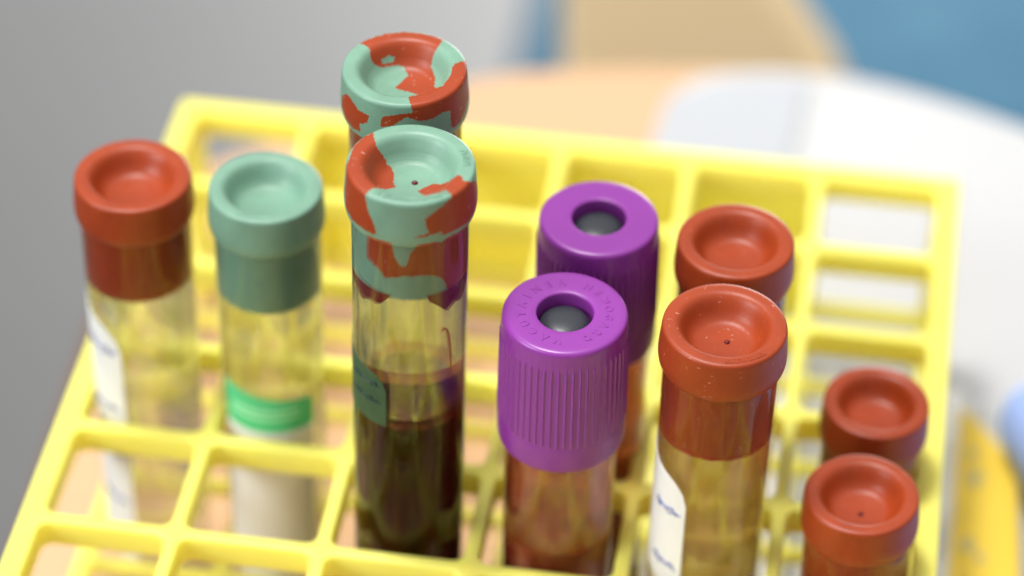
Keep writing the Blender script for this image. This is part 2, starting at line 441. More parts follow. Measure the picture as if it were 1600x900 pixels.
# ------------------------------------------------------------------ tubes
POLYS = {"f_red":[[[-7.53,6.86],[-7.33,6.0],[-7.15,5.19],[-6.95,4.55],[-6.73,4.03],[-6.38,3.96],[-6.04,3.9],[-5.71,3.83],[-5.36,3.76],[-5.08,3.67],[-4.79,3.58],[-4.51,3.49],[-4.24,3.39],[-4.19,3.26],[-4.13,3.14],[-4.08,3.02],[-4.02,2.9],[-3.77,2.87],[-3.52,2.84],[-3.28,2.8],[-3.06,2.68],[-2.94,2.38],[-2.82,2.08],[-2.69,1.76],[-2.56,1.4],[-2.49,0.98],[-2.42,0.57],[-2.34,0.16],[-2.27,-0.25],[-2.18,-0.46],[-2.09,-0.67],[-1.99,-0.89],[-1.9,-1.1],[-2.19,-1.27],[-2.47,-1.44],[-2.76,-1.6],[-3.03,-1.83],[-3.25,-1.86],[-3.47,-1.89],[-3.77,-7.12],[-3.99,-7.34],[-4.22,-7.51],[-4.47,-7.51],[-4.72,-7.51],[-4.96,-7.51],[-5.11,-7.77],[-5.26,-7.99],[-5.41,-8.21],[-5.56,-8.43],[-5.59,-8.62],[-5.66,-8.77],[-5.74,-8.91],[-5.91,-9.04],[-5.92,-9.16],[-5.94,-9.29],[-5.99,-9.42],[-6.03,-9.55],[-6.12,-9.92],[-6.2,-10.3],[-6.27,-10.68],[-6.34,-11.06],[-6.18,-11.65],[-5.99,-12.25],[-5.78,-12.85],[-5.56,-13.45],[-5.52,-13.85],[-5.5,-14.27],[-5.5,-14.69],[-5.48,-15.12],[-5.76,-15.12],[-6.07,-15.12],[-6.39,-15.11],[-6.72,-15.11],[-7.49,-14.64],[-8.28,-14.13],[-9.12,-13.59],[-10.01,-12.99],[-10.58,-12.45],[-11.2,-11.87],[-11.87,-11.23],[-12.65,-10.49],[-12.89,-9.76],[-13.3,-8.92],[-13.8,-7.98],[-14.47,-6.82],[-13.96,-6.37],[-13.6,-5.79],[-13.39,-5.1],[-13.23,-4.35],[-12.12,-4.13],[-10.96,-3.93],[-10.13,-3.48],[-10.15,-2.25],[-10.08,-1.02],[-10.05,0.4],[-9.98,1.83],[-9.75,3.27],[-9.44,3.82],[-9.16,4.43],[-8.86,5.05],[-8.63,5.9],[-8.28,5.93],[-7.99,6.2],[-7.86,6.72]],[[1.15,-1.29],[1.55,-0.83],[1.96,-0.37],[2.36,0.09],[2.77,0.55],[3.1,0.57],[3.45,0.55],[3.81,0.5],[4.16,0.45],[4.39,0.53],[4.72,0.46],[5.05,0.37],[5.38,0.28],[6.36,-0.43],[7.63,-1.96],[7.99,-1.66],[8.36,-1.37],[8.5,-1.55],[8.62,-1.66],[8.75,-1.77],[8.87,-1.87],[8.93,-2.12],[8.98,-2.36],[9.04,-2.59],[9.09,-2.81],[9.34,-2.8],[9.58,-2.79],[9.83,-2.78],[10.1,-2.6],[10.45,-2.24],[10.96,-1.63],[11.73,-0.57],[12.95,1.86],[13.62,1.78],[14.28,1.66],[14.95,1.56],[14.76,-0.27],[15.87,0.68],[15.94,-0.41],[16.1,-1.2],[16.55,-1.48],[16.07,-3.12],[15.84,-4.23],[15.7,-5.15],[15.61,-5.98],[15.07,-6.83],[14.58,-7.56],[14.14,-8.22],[13.72,-8.83],[13.15,-9.51],[12.61,-10.14],[12.1,-10.72],[11.59,-11.28],[11.24,-11.58],[10.89,-11.88],[10.55,-12.16],[10.2,-12.44],[9.82,-12.65],[9.43,-12.85],[9.06,-13.03],[8.68,-13.21],[9.0,-12.96],[9.32,-12.7],[9.64,-12.43],[9.96,-12.16],[9.76,-12.22],[9.57,-12.27],[9.38,-12.33],[9.19,-12.38],[8.65,-12.77],[8.11,-13.14],[7.57,-13.5],[7.03,-13.84],[6.75,-14.05],[6.47,-14.25],[6.19,-14.44],[5.91,-14.64],[5.2,-14.86],[4.5,-15.06],[3.8,-15.24],[3.1,-15.4],[3.46,-15.23],[3.82,-15.05],[4.17,-14.87],[4.52,-14.68],[4.9,-14.54],[5.28,-14.39],[5.66,-14.24],[6.03,-14.09],[6.14,-13.89],[6.25,-13.7],[6.36,-13.51],[6.47,-13.32],[6.29,-13.26],[6.12,-13.19],[5.94,-13.13],[5.77,-13.06],[5.53,-12.74],[5.3,-12.42],[5.06,-12.1],[4.83,-11.77],[5.02,-11.53],[5.2,-11.3],[5.38,-11.06],[5.55,-10.83],[5.78,-10.54],[6.01,-10.25],[6.23,-9.96],[6.45,-9.67],[6.64,-9.35],[6.84,-9.03],[7.03,-8.71],[7.21,-8.39],[7.38,-8.01],[7.56,-7.63],[7.74,-7.24],[7.95,-6.83],[7.83,-6.73],[7.71,-6.62],[7.61,-6.42],[7.5,-6.23],[7.29,-6.26],[7.08,-6.28],[6.87,-6.31],[6.66,-6.33],[5.95,-6.76],[5.23,-7.19],[4.5,-7.61],[3.76,-8.03],[3.42,-7.69],[1.71,-1.72],[1.43,-1.5]],[[-9.23,-14.73],[-13.03,-15.87],[-13.45,-16.15],[-13.87,-16.44],[-14.3,-16.71],[-14.55,-17.14],[-14.79,-17.57],[-15.03,-18.01],[-15.27,-18.44],[-14.74,-18.98],[-14.22,-19.5],[-13.7,-20.01],[-13.19,-20.49],[-12.56,-21.0],[-11.93,-21.49],[-11.31,-21.96],[-10.69,-22.41],[-9.93,-23.06],[-9.16,-23.69],[-8.39,-24.3],[-7.6,-24.89],[-6.13,-25.12],[-4.7,-25.27],[-3.31,-25.37],[-1.95,-25.4],[-0.93,-25.33],[0.08,-25.22],[1.06,-25.09],[2.04,-24.93],[3.01,-24.86],[3.98,-24.76],[4.95,-24.64],[5.92,-24.49],[7.09,-24.12],[8.26,-23.72],[9.42,-23.27],[10.57,-22.78],[11.77,-22.32],[12.97,-21.79],[14.19,-21.21],[15.43,-20.55],[16.06,-20.19],[16.69,-19.82],[17.33,-19.42],[17.97,-18.99],[18.59,-18.83],[19.22,-18.64],[19.86,-18.43],[20.51,-18.2],[21.05,-18.18],[21.6,-18.15],[22.16,-18.1],[22.72,-18.03],[23.36,-17.18],[24.01,-16.27],[24.66,-15.31],[25.31,-14.28],[26.18,-12.6],[27.07,-10.69],[28.0,-8.46],[28.97,-5.64],[29.2,-4.42],[29.44,-2.99],[29.72,-1.2],[28.77,-2.16],[29.19,1.57],[28.31,1.54],[27.44,1.51],[26.57,1.48],[25.19,0.76],[23.84,0.22],[22.5,-0.19],[16.01,-6.11],[15.52,-7.04],[15.09,-7.85],[14.7,-8.58],[14.33,-9.27],[13.51,-10.25],[12.75,-11.12],[12.02,-11.92],[11.31,-12.67],[11.29,-12.95],[11.32,-13.24],[11.35,-13.54],[13.7,-14.78],[10.65,-14.07],[9.96,-14.27],[9.31,-14.43],[8.73,-14.59],[7.71,-15.12],[6.71,-15.61],[5.71,-16.06],[4.7,-16.48],[4.58,-16.8],[4.45,-17.13],[4.94,-19.47],[4.71,-19.73],[4.42,-20.0],[4.12,-20.27],[3.82,-20.53],[3.51,-20.79],[3.41,-21.11],[3.3,-21.44],[3.2,-21.76],[3.08,-22.09],[2.9,-22.32],[2.71,-22.55],[2.51,-22.78],[2.31,-23.01],[1.93,-23.12],[1.54,-23.22],[1.15,-23.32],[0.75,-23.42],[0.35,-23.31],[-0.05,-23.19],[-0.45,-23.08],[-0.85,-22.95],[-1.29,-22.63],[-1.72,-22.31],[-2.14,-21.98],[-2.55,-21.65],[-2.66,-21.24],[-2.78,-20.84],[-2.88,-20.43],[-2.98,-20.03],[-3.02,-19.84],[-2.1,-17.5],[-2.07,-17.22],[-2.05,-16.96],[-2.78,-16.83],[-3.52,-16.67],[-4.28,-16.5],[-5.05,-16.31],[-5.99,-15.98],[-6.97,-15.62],[-8.03,-15.21]]],"b_red":[[[-8.69,5.29],[-8.29,5.9],[-7.92,6.63],[-7.35,6.98],[-6.82,7.43],[-6.26,7.96],[-5.56,8.37],[-4.95,8.92],[-4.15,9.15],[-3.06,9.57],[-1.92,9.99],[-0.7,10.04],[0.47,10.06],[1.61,9.92],[2.78,9.75],[3.93,9.39],[4.97,8.86],[5.0,8.49],[4.95,7.96],[4.88,7.48],[4.8,7.04],[4.64,6.72],[4.46,6.42],[4.18,6.17],[3.89,5.92],[3.74,5.54],[3.57,5.16],[3.4,4.78],[3.22,4.4],[3.41,3.93],[3.61,3.44],[3.81,2.93],[4.03,2.38],[4.02,1.97],[4.04,1.51],[4.1,0.96],[4.18,0.39],[4.53,0.34],[6.8,-4.0],[7.16,-4.13],[7.5,-4.18],[7.7,-3.07],[7.92,-2.11],[8.16,-1.29],[8.41,-0.56],[8.34,0.09],[8.27,0.7],[8.2,1.27],[8.14,1.8],[8.33,1.95],[8.45,2.25],[8.57,2.55],[8.69,2.85],[9.0,3.05],[9.3,3.26],[9.61,3.49],[9.75,3.92],[9.99,3.05],[10.23,2.27],[10.47,1.6],[10.87,1.41],[11.53,0.71],[12.3,0.24],[13.86,1.3],[14.58,0.53],[14.62,-0.7],[14.74,-1.65],[14.9,-2.47],[15.15,-3.13],[15.15,-3.82],[15.17,-4.47],[15.2,-5.08],[15.26,-5.65],[14.94,-6.45],[14.65,-7.17],[14.38,-7.84],[14.12,-8.48],[13.75,-8.62],[13.44,-8.71],[13.15,-8.79],[12.86,-8.86],[12.27,-8.53],[11.76,-8.17],[11.25,-7.81],[10.73,-7.45],[10.33,-7.83],[9.93,-8.18],[9.55,-8.51],[9.18,-8.82],[8.79,-9.29],[8.4,-9.74],[8.01,-10.18],[7.62,-10.6],[7.1,-10.96],[6.58,-11.29],[6.06,-11.61],[5.54,-11.91],[4.76,-11.95],[4.01,-11.95],[3.29,-11.93],[2.58,-11.88],[1.97,-12.35],[1.32,-12.8],[0.63,-13.25],[-0.11,-13.67],[-0.77,-13.8],[-1.45,-13.91],[-2.15,-14.0],[-2.88,-14.08],[-2.74,-13.64],[-2.61,-13.21],[-2.47,-12.78],[-2.34,-12.34],[-1.9,-12.29],[-1.47,-12.24],[-1.05,-12.17],[-0.64,-12.1],[-0.09,-11.99],[0.44,-11.87],[0.96,-11.73],[1.47,-11.59],[2.0,-11.44],[2.53,-11.29],[3.05,-11.12],[3.57,-10.94],[3.34,-10.63],[3.14,-10.34],[2.95,-10.06],[2.78,-9.77],[2.63,-9.41],[2.48,-9.05],[2.32,-8.64],[2.05,-7.65],[1.16,-1.76],[1.48,-1.58],[1.8,-1.4],[2.12,-1.22],[1.8,-1.14],[1.49,-1.05],[1.17,-0.96],[0.85,-0.88],[0.29,-0.74],[-0.26,-0.6],[-0.82,-0.47],[-1.38,-0.33],[-1.04,0.48],[-0.71,1.29],[-0.38,2.1],[-0.04,2.91],[-0.31,3.39],[-0.56,3.79],[-0.81,4.19],[-1.04,4.5],[-1.32,4.46],[-1.6,4.41],[-1.88,4.35],[-2.17,4.28],[-2.71,4.03],[-3.25,3.75],[-3.8,3.42],[-4.35,3.05],[-4.65,3.02],[-4.98,2.95],[-5.31,2.87],[-5.66,2.77],[-5.91,2.9],[-6.16,3.03],[-6.4,3.17],[-6.64,3.31],[-6.78,3.56],[-6.91,3.83],[-6.98,4.17],[-7.05,4.51],[-7.26,4.56],[-7.45,4.71],[-7.63,4.87],[-7.82,5.04],[-8.08,5.12],[-8.33,5.21],[-8.59,5.3]],[[-9.64,-6.96],[-9.3,-7.46],[-8.99,-7.93],[-8.71,-8.38],[-8.44,-8.8],[-8.2,-9.24],[-7.97,-9.67],[-7.74,-10.09],[-7.52,-10.51],[-6.88,-10.9],[-6.26,-11.27],[-5.67,-11.61],[-5.09,-11.92],[-5.33,-12.18],[-5.58,-12.43],[-5.83,-12.68],[-6.08,-12.93],[-6.65,-12.88],[-7.23,-12.81],[-7.85,-12.71],[-8.51,-12.59],[-8.6,-12.9],[-8.68,-13.22],[-8.77,-13.54],[-8.93,-13.86],[-9.57,-13.51],[-10.24,-13.12],[-10.96,-12.68],[-11.76,-12.17],[-12.14,-11.5],[-12.56,-10.79],[-13.05,-10.02],[-13.65,-9.13],[-13.6,-8.51],[-13.71,-7.78],[-13.89,-6.97],[-14.18,-6.02],[-13.68,-5.94],[-13.32,-5.73],[-12.96,-5.52],[-12.61,-5.32],[-11.71,-5.94],[-10.94,-6.38],[-10.26,-6.71]]],"b_green":[[[-4.62,4.18],[-4.33,4.51],[-4.05,4.81],[-3.76,5.1],[-3.47,5.38],[-3.21,5.4],[-2.96,5.4],[-2.72,5.41],[-2.47,5.4],[-2.53,5.19],[-2.57,4.97],[-2.62,4.76],[-2.68,4.54],[-3.03,4.39],[-3.39,4.21],[-3.75,4.02],[-4.13,3.8],[-4.25,3.9],[-4.37,3.99],[-4.49,4.09]]]}
def inside(x, y, P):
    c = False; j = len(P)-1
    for i in range(len(P)):
        (xi, yi), (xj, yj) = P[i], P[j]
        if (yi > y) != (yj > y) and x < (xj-xi)*(y-yi)/(yj-yi)+xi: c = not c
        j = i
    return c
def blobs(seed, n, s0, s1, a0, a1):
    """ragged marbling patches for the far side of a stopper"""
    R = random.Random(seed); out = []
    for _ in range(n):
        s = R.uniform(s0, s1); a = R.uniform(a0, a1); cx, cy = s*math.cos(a), s*math.sin(a); r = R.uniform(2.5, 5)
        out.append([(cx+r*R.uniform(.5,1.2)*math.cos(k*.7), cy+r*R.uniform(.5,1.2)*math.sin(k*.7)) for k in range(9)])
    return out
def marble(red, green, far, seed, plug=None):
    R = random.Random(seed)
    ph = [R.uniform(0, 6) for _ in range(8)]
    def fn(s, a):
        x, y = s*math.cos(a), s*math.sin(a)
        # ragged edge
        x2 = x + .05*math.sin(9*y+ph[0]) + .035*math.sin(23*y+17*x+ph[1]) + .03*math.sin(51*x+ph[2])
        y2 = y + .05*math.sin(8*x+ph[3]) + .035*math.sin(21*x-19*y+ph[4]) + .03*math.sin(47*y+ph[5])
        if plug and s > plug: return 0
        if any(inside(x2, y2, P) for P in green): return 1
        if any(inside(x2, y2, P) for P in red): return 0
        d = (a + math.pi/2) % (2*math.pi)
        if s > 12 and .62*math.pi < d < 1.42*math.pi and any(inside(x2, y2, P) for P in far): return 0
        return 1
    return fn
STOP = [(0,-3.6),(3.2,-3.6),(4.2,-3.4),(4.95,-2.6),(5.5,-1.4),(6.0,-0.45),(6.55,-0.06),(7.2,0),(8.15,-0.03),(8.42,-.22),(8.52,-.6),(8.66,-2.6),(8.8,-4.2),(8.8,-5.2),(8.68,-6.0),(8.5,-6.5),(8.28,-6.72)]
def stop_profile(kr, kz, zp, n1, n2):
    rim = [(r*kr, z*(kz if z < -3.61 or r > 8 else 1)) for r, z in STOP]
    zr = rim[-1][1]
    plug = [rim[-1], (8.1*kr, zr-.02), (7.32, zr-.04), (7.33, zr-.5), (7.33, zp+.15), (7.25, zp), (5.6, zp-.05), (4.9, zp+.3), (0, zp+.5)]
    return smoothprof(rim, n1) + smoothprof(plug, n2)[1:], zr
TUBE_R, BORE = 8.1, 7.3
def tube_mesh(L, top=-6.8):
    zb = -L
    prof = [(BORE+.1, top-.05), (TUBE_R-.1, top-.05), (TUBE_R, top-.15), (TUBE_R, zb+TUBE_R)]
    k = 14
    for i in range(1, k+1): a = math.pi/2*i/k; prof.append((TUBE_R*math.cos(a) if i < k else 0, zb+TUBE_R-TUBE_R*math.sin(a)))
    inner = []
    for i in range(k, 0, -1): a = math.pi/2*i/k; inner.append((BORE*math.cos(a) if i < k else 0, zb+TUBE_R-BORE*math.sin(a)))
    inner += [(BORE, zb+TUBE_R), (BORE, top-.15), (BORE+.1, top-.05)]
    prof.pop(0)
    # outer shell then inner shell, joined at the mouth
    full = inner[::1]; loop = [p for p in inner] + prof
    return lathe("glass_tube", loop, 96, mat_fn=None)
def liquid_mesh(L, z, r=BORE+0.03):
    zb = -L; rr = r; prof = [(0, z-.25), (r*.6, z-.22), (r*.86, z-.1), (r*.97, z+.25), (r, z+.55), (rr, zb+TUBE_R)]
    for i in range(1, 11): a = math.pi/2*i/10; prof.append((rr*math.cos(a) if i < 10 else 0, zb+TUBE_R-rr*math.sin(a)))
    return lathe("liquid", prof, 64)
def film_mesh(z0, z1, r=7.26, wave=0.6, seed=0):
    R = random.Random(seed); ph = [R.uniform(0, 6) for _ in range(3)]; V = []; F = []; n = 72; k = 10
    for i in range(k+1):
        for j in range(n):
            a = 2*math.pi*j/n; lo = z1 + wave*(math.sin(2*a+ph[0])+.5*math.sin(5*a+ph[1])+.3*math.sin(11*a+ph[2]))
            V.append((r*math.cos(a), r*math.sin(a), z0 + (lo-z0)*i/k))
    for i in range(k):
        for j in range(n):
            l = (j+1) % n; F.append((i*n+j, (i+1)*n+j, (i+1)*n+l, i*n+l))
    return pmesh("film", V, F)
def wrap(name, polys, r, thick=0.07, step=0.5):
    """label: (angle deg, z) outline wrapped round the tube with a real thickness"""
    V = []; F = []
    for (a0, a1, zt0, zt1, zb, cr) in polys:
        # corner radius cr rounds the side at a1 (top); zt0 -> zt1 slopes the top edge
        n = max(6, int(abs(a1-a0)/4)); k = 1
        base = len(V); cols = []
        for i in range(n+1):
            u = i/n; a = math.radians(a0+(a1-a0)*u); top = zt0+(zt1-zt0)*u
            arc = abs(a1-a0)*(1-u)*math.pi/180*r
            if cr and arc < cr: top -= cr - math.sqrt(max(0, cr*cr-(cr-arc)**2))
            for rr in (r, r+thick):
                V.append((rr*math.cos(a), rr*math.sin(a), top)); V.append((rr*math.cos(a), rr*math.sin(a), zb))
        for i in range(n):
            p = base+4*i; q = p+4
            F += [(p+2, p+3, q+3, q+2), (p, q, q+1, p+1), (p, p+2, q+2, q), (p+1, q+1, q+3, p+3)]
        F += [(base, base+1, base+3, base+2), (base+4*n, base+4*n+2, base+4*n+3, base+4*n+1)]
    return pmesh(name, V, F, None, True, 40, fix=True)
def scribble(name, a0, a1, z, r, amp=0.5, w_=0.12, n=60, seed=0, slope=0.0, loops=7):
    """handwritten line wrapped on the label"""
    R = random.Random(seed); pts = []
    f = [R.uniform(.7, 1.3) for _ in range(6)]
    for i in range(n):
        u = i/(n-1); a = math.radians(a0+(a1-a0)*u + 3*math.sin(loops*6.28*u+1))
        zz = z + slope*u + amp*math.sin(loops*6.28*u*f[0])*(.6+.4*math.sin(9*u*f[1])) + amp*.4*math.sin(23*u*f[2])
        pts.append((r*math.cos(a), r*math.sin(a), zz))
    return tube_path(name, pts, w_, 6, 0.6)
def frame(topc, basec):
    a = Vector(topc); b = Vector(basec); z = (a-b).normalized(); x = Vector((z.z, 0, -z.x)).normalized(); y = z.cross(x)
    M = Matrix((x, y, z)).transposed().to_4x4(); M.translation = b*S
    return M, (a-b).length
def off(L): return Matrix.Translation((0, 0, L*S))
_mesh_cache = {}
def stopper(parent, L, kind, kr=1.0, kz=1.03, zp=-18.4):
    if kind in ('red', 'green', 'dusty'):
        me = lathe("stopper", stop_profile(kr, kz, zp, .6, .8)[0], 128, sharp=50)
        mats = [{'red': m_red, 'green': m_green, 'dusty': m_red_worn}[kind]]
    else:
        if kind == 'front': fn = marble(POLYS['f_red'], [], blobs(3, 16, 14, 27, 0, 6.28), 1)
        else: fn = marble(POLYS['b_red'], POLYS['b_green'], blobs(8, 16, 14, 27, 0, 6.28), 2, 18.2)
        me = lathe("stopper", stop_profile(kr, kz, zp, .16, .25)[0], 420, mat_fn=fn, sharp=50)
        mats = [m_red_worn, m_green]
    return link("stopper", me, mats, parent, off(L))
def ring_text(word, R_, z, a0, step, size, depth, parent, name="lettering", mat=None, M=None):
    """embossed letters round a ring, tops outward, running clockwise"""
    bm = bmesh.new()
    for i, chx in enumerate(word):
        if chx == ' ': continue
        cu = bpy.data.curves.new("c", 'FONT'); cu.body = chx; cu.size = size*S; cu.extrude = depth*S; cu.align_x = 'CENTER'; cu.align_y = 'CENTER'
        cu.bevel_depth = 0.03*S; cu.bevel_resolution = 1; cu.resolution_u = 3
        ob = bpy.data.objects.new("c", cu); sc.collection.objects.link(ob)
        bpy.context.view_layer.update()
        me = bpy.data.meshes.new_from_object(ob.evaluated_get(bpy.context.evaluated_depsgraph_get()))
        a = math.radians(a0 - step*i)
        me.transform(Matrix.Translation((R_*math.cos(a)*S, R_*math.sin(a)*S, z*S)) @ Matrix.Rotation(a-math.pi/2, 4, 'Z'))
        bm.from_mesh(me); bpy.data.objects.remove(ob); bpy.data.curves.remove(cu); bpy.data.meshes.remove(me)
    me = bpy.data.meshes.new(name); bm.to_mesh(me); bm.free()
    return link(name, me, mat, parent, M)

CAP = [(3.95,-3.9),(3.9,-1.2),(3.86,-.35),(3.95,-.1),(4.15,0.0),(7.2,0.0),(8.05,-.04),(8.42,-.2),(8.6,-.55),(8.66,-1.2),(8.64,-3.2),(8.78,-9),(8.9,-17.0),(8.97,-17.3),(9.0,-17.8),(9.0,-20.6),(8.85,-21.2),(8.6,-21.5),(8.35,-21.4),(8.25,-20.8),(8.22,-4.4),(7.4,-4.1),(3.95,-3.9)]
def ribs(r, z, t):
    if -17.0 < z < -2.9 and r > 8.3:
        k = min(1, (-2.9-z)/.5, (z+17.0)/.6)
        u = (t*56/(2*math.pi)) % 1; h = max(0, 1-abs(u-.5)/.16)
        return r + .22*k*min(1, h*1.6)
    return r
def cap(parent, L, letters, kr=1.0):
    if 'cap' not in _mesh_cache:
        pr = smoothprof(CAP[:10], .5)
        z = -3.4
        for q in (-2.95, -3.1, -3.4, -3.8, -4.1, -5, -7, -9, -11, -13, -15, -16.3, -16.6, -16.95): pr.append((8.68+.22*(-q-3.2)/13.8, q))
        pr += smoothprof(CAP[12:], .6)
        _mesh_cache['cap'] = lathe("safety_cap", pr, 560, rmod=ribs, sharp=60)
    c = link("safety_cap", _mesh_cache['cap'].copy(), m_purple, parent, off(L) @ Matrix.Diagonal((kr, kr, 1.06, 1)))
    if letters:
        ring_text("VACUTAINER", 5.95, 0.03, -92, 18.4, 1.7, 0.03, c, mat=m_purple)
        ring_text("HEMOGARD", 5.95, 0.03, 66, 17.0, 1.55, 0.03, c, mat=m_purple)
    pl = [(0,-1.0),(1.2,-1.06),(2.2,-1.24),(2.9,-1.5),(3.4,-1.95),(3.88,-3.0),(5.5,-4.5),(7.3,-4.7),(7.33,-14),(6.4,-14.6),(0,-14.6)]
    link("rubber_plug", lathe("rubber_plug", smoothprof(pl[:6], .2)+pl[6:], 72, sharp=50), m_grey, parent, off(L))
    return c
def drop(parent, L, x, y, r=0.42):
    prof = [(0, r*.75), (r*.5, r*.62), (r*.85, r*.3), (r, 0), (r*.7, -.1), (0, -.1)]
    link("blood_drop", lathe("blood_drop", prof, 24), m_drop, parent, off(L) @ Matrix.Translation((x*S, y*S, -3.6*S)))
def dust_marks(parent, L, R_, arcs, seed):
    """row of worn raised moulding marks on the rim"""
    R = random.Random(seed); bm = bmesh.new()
    for a0, a1, n in arcs:
        for i in range(n):
            a = math.radians(a0+(a1-a0)*i/n + R.uniform(-.6, .6)); M = off(L) @ Matrix.Rotation(a, 4, 'Z') @ Matrix.Translation((R_*S, 0, 0)) @ Matrix.Rotation(R.uniform(-.5,.5), 4, 'Z')
            box_bm(bm, -.45, .45, -.07, .07, -.1, .07, M)
            if R.random() < .6: box_bm(bm, .2, .34, -.06, .35, -.1, .065, M)
    return bm
G = "sample tubes standing in the yellow rack"
def make_tube(topc, basec, label, k=1.0):
    M, L = frame(topc, basec); M = M @ Matrix.Diagonal((k, k, 1, 1))
    t = empty("sample_tube", M, label, "test tube", G)
    return t, L
def glass(t, L, top=-7.0): return link("glass_tube", tube_mesh(L, top), m_glass, t, off(L))

TUBES = dict(
 redleft=((11.08,-70.54,42.19),(9.7,-70.54,-44.4)), green=((31.01,-70.54,42.68),(29.8,-70.54,-44.4)),
 mback=((51.92,-70.54,66.87),(51.6,-70.54,-44.4)), mfront=((56.46,-90.69,66.31),(54.5,-90.69,-44.4)),
 pback=((79.94,-70.54,43.53),(80.1,-70.54,-44.4)), pfront=((77.86,-90.69,42.75),(77.4,-90.69,-44.4)),
 rback=((99.77,-70.54,41.94),(99.8,-70.54,-44.4)), rfront=((100.06,-90.69,43.73),(98.9,-90.69,-44.4)),
 rrback=((122.52,-70.54,13.63),(122.2,-70.54,-44.4)), rrfront=((121.53,-90.69,14.13),(122.6,-90.69,-44.4)))
RL = TUBE_R + 0.02
# 1 red at the far left
t, L = make_tube(*TUBES['redleft'], "red-stoppered tube with a narrow white side label, left of the green-stoppered one", 1.01)
stopper(t, L, 'red', 1.0); glass(t, L)
link("residue", film_mesh(-19.3, -76, seed=1), m_film_clear, t, off(L))
lb = link("label", wrap("label", [(-185, -101, -21.5, -25.5, -74, 3.5)], RL), m_label, t, off(L))
for z, s in ((-29, 1), (-41, 2), (-50.5, 3), (-61, 4)):
    link("handwriting", scribble("handwriting", -150, -108, z, RL+.09, .7, .16, 40, s), m_ink, lb)
# 2 green
t, L = make_tube(*TUBES['green'], "tube with a plain green stopper and green-banded white label", .98)
stopper(t, L, 'green', 1.0, 1.05, -18.6); glass(t, L, -7.1)
link("residue", film_mesh(-19.3, -76, seed=2), m_film_clear, t, off(L))
lb = link("label", wrap("label", [(-142, -30, -42.5, -42.5, -80, 0)], RL), m_label, t, off(L))
link("label_band", wrap("label_band", [(-142, -30, -34.2, -36.6, -42.45, 1.2)], RL), m_label_green, lb)
for z in (-37.6, -39.0):
    link("print_line", wrap("print_line", [(-128, -48, z, z-.3, z-.75, 0)], RL+.075, .02), m_label_pale, lb)
# 3 marbled back
t, L = make_tube(*TUBES['mback'], "tall tube behind, its marbled stopper mostly red across the far rim")
stopper(t, L, 'back', 1.03, 1.13, -18.2); glass(t, L, -7.65)
link("liquid", liquid_mesh(L, -84), m_blood, t, off(L))
# 4 marbled front
t, L = make_tube(*TUBES['mfront'], "tall front tube of dark blood, marbled stopper mostly green with a blood drop")
st = stopper(t, L, 'front', 1.03, 1.13, -18.0); glass(t, L, -7.65)
me = mesh("moulding_marks", dust_marks(t, 0, 7.55, [(-118, -38, 26), (8, 34, 9)], 5)); link("moulding_marks", me, m_green, st)
drop(t, L, .5, .29, .46)
link("liquid", liquid_mesh(L, -41.6), m_blood, t, off(L))
link("blood_film", film_mesh(-41.6, -38.2, r=7.2, wave=.7, seed=14), m_film_low, t, off(L))
link("blood_rim", film_mesh(-42.7, -41.3, r=7.37, wave=.3, seed=12), m_rim, t, off(L))
link("residue", film_mesh(-21, -37.0, seed=3, wave=.2), m_film_clear, t, off(L))
link("label", wrap("label", [(-205, -104, -30.0, -33.0, -42.0, 2.5)], RL), m_label_deep, t, off(L))
for z, s in ((-34.6, 11), (-37.8, 12)):
    link("handwriting", scribble("handwriting", -150, -112, z, RL+.09, .5, .14, 40, s), m_ink_dark, t, off(L))
def smear(a0, a1, z0, zl, seed):
    R = random.Random(seed); V = []; F = []; n = 26
    for i in range(n+1):
        u = i/n; a = math.radians(a0+(a1-a0)*u); d = zl*math.sin(math.pi*min(1, u*1.02))**.6*(1+.12*math.sin(17*u+seed)) + .15*R.random()
        V += [((BORE+.03)*math.cos(a), (BORE+.03)*math.sin(a), z0), ((BORE+.03)*math.cos(a), (BORE+.03)*math.sin(a), z0-d)]
    for i in range(n): F.append((2*i, 2*i+1, 2*i+3, 2*i+2))
    return pmesh("blood_smear", V, F)
link("blood_smear", smear(-165, -100, -17.4, 2.7, 1), m_smear, t, off(L))
link("blood_smear", smear(-62, 5, -17.4, 3.6, 2), m_smear, t, off(L))
pts = [((BORE+.02)*math.cos(math.radians(a)), (BORE+.02)*math.sin(math.radians(a)), z) for a, z in ((-46,-24.8),(-42,-24.4),(-38,-25),(-35,-27),(-33,-30),(-32,-33))]
link("blood_trail", tube_path("blood_trail", catmull(pts, 4), [.15+.35*math.sin(3.0*i/20) for i in range(21)], 8, .3), m_trail, t, off(L))
# 5 purple back
t, L = make_tube(*TUBES['pback'], "purple-capped tube standing behind the other purple cap")
cap(t, L, False); glass(t, L)
link("liquid", liquid_mesh(L, -50), m_red_blood, t, off(L)); link("residue", film_mesh(-15, -51, seed=5), m_film_blood, t, off(L))
# 6 purple front
t, L = make_tube(*TUBES['pfront'], "front purple-capped tube with raised lettering round the cap hole")
cap(t, L, True, 1.02); glass(t, L)
link("liquid", liquid_mesh(L, -41.5), m_red_blood, t, off(L)); link("residue", film_mesh(-15, -42, seed=6), m_film_blood, t, off(L))
# 7 red back
t, L = make_tube(*TUBES['rback'], "clean red-stoppered tube directly behind the dusty one that has a label", .99)
stopper(t, L, 'red', 1.0); glass(t, L)
link("residue", film_mesh(-19.3, -76, seed=7), m_film_pale, t, off(L))
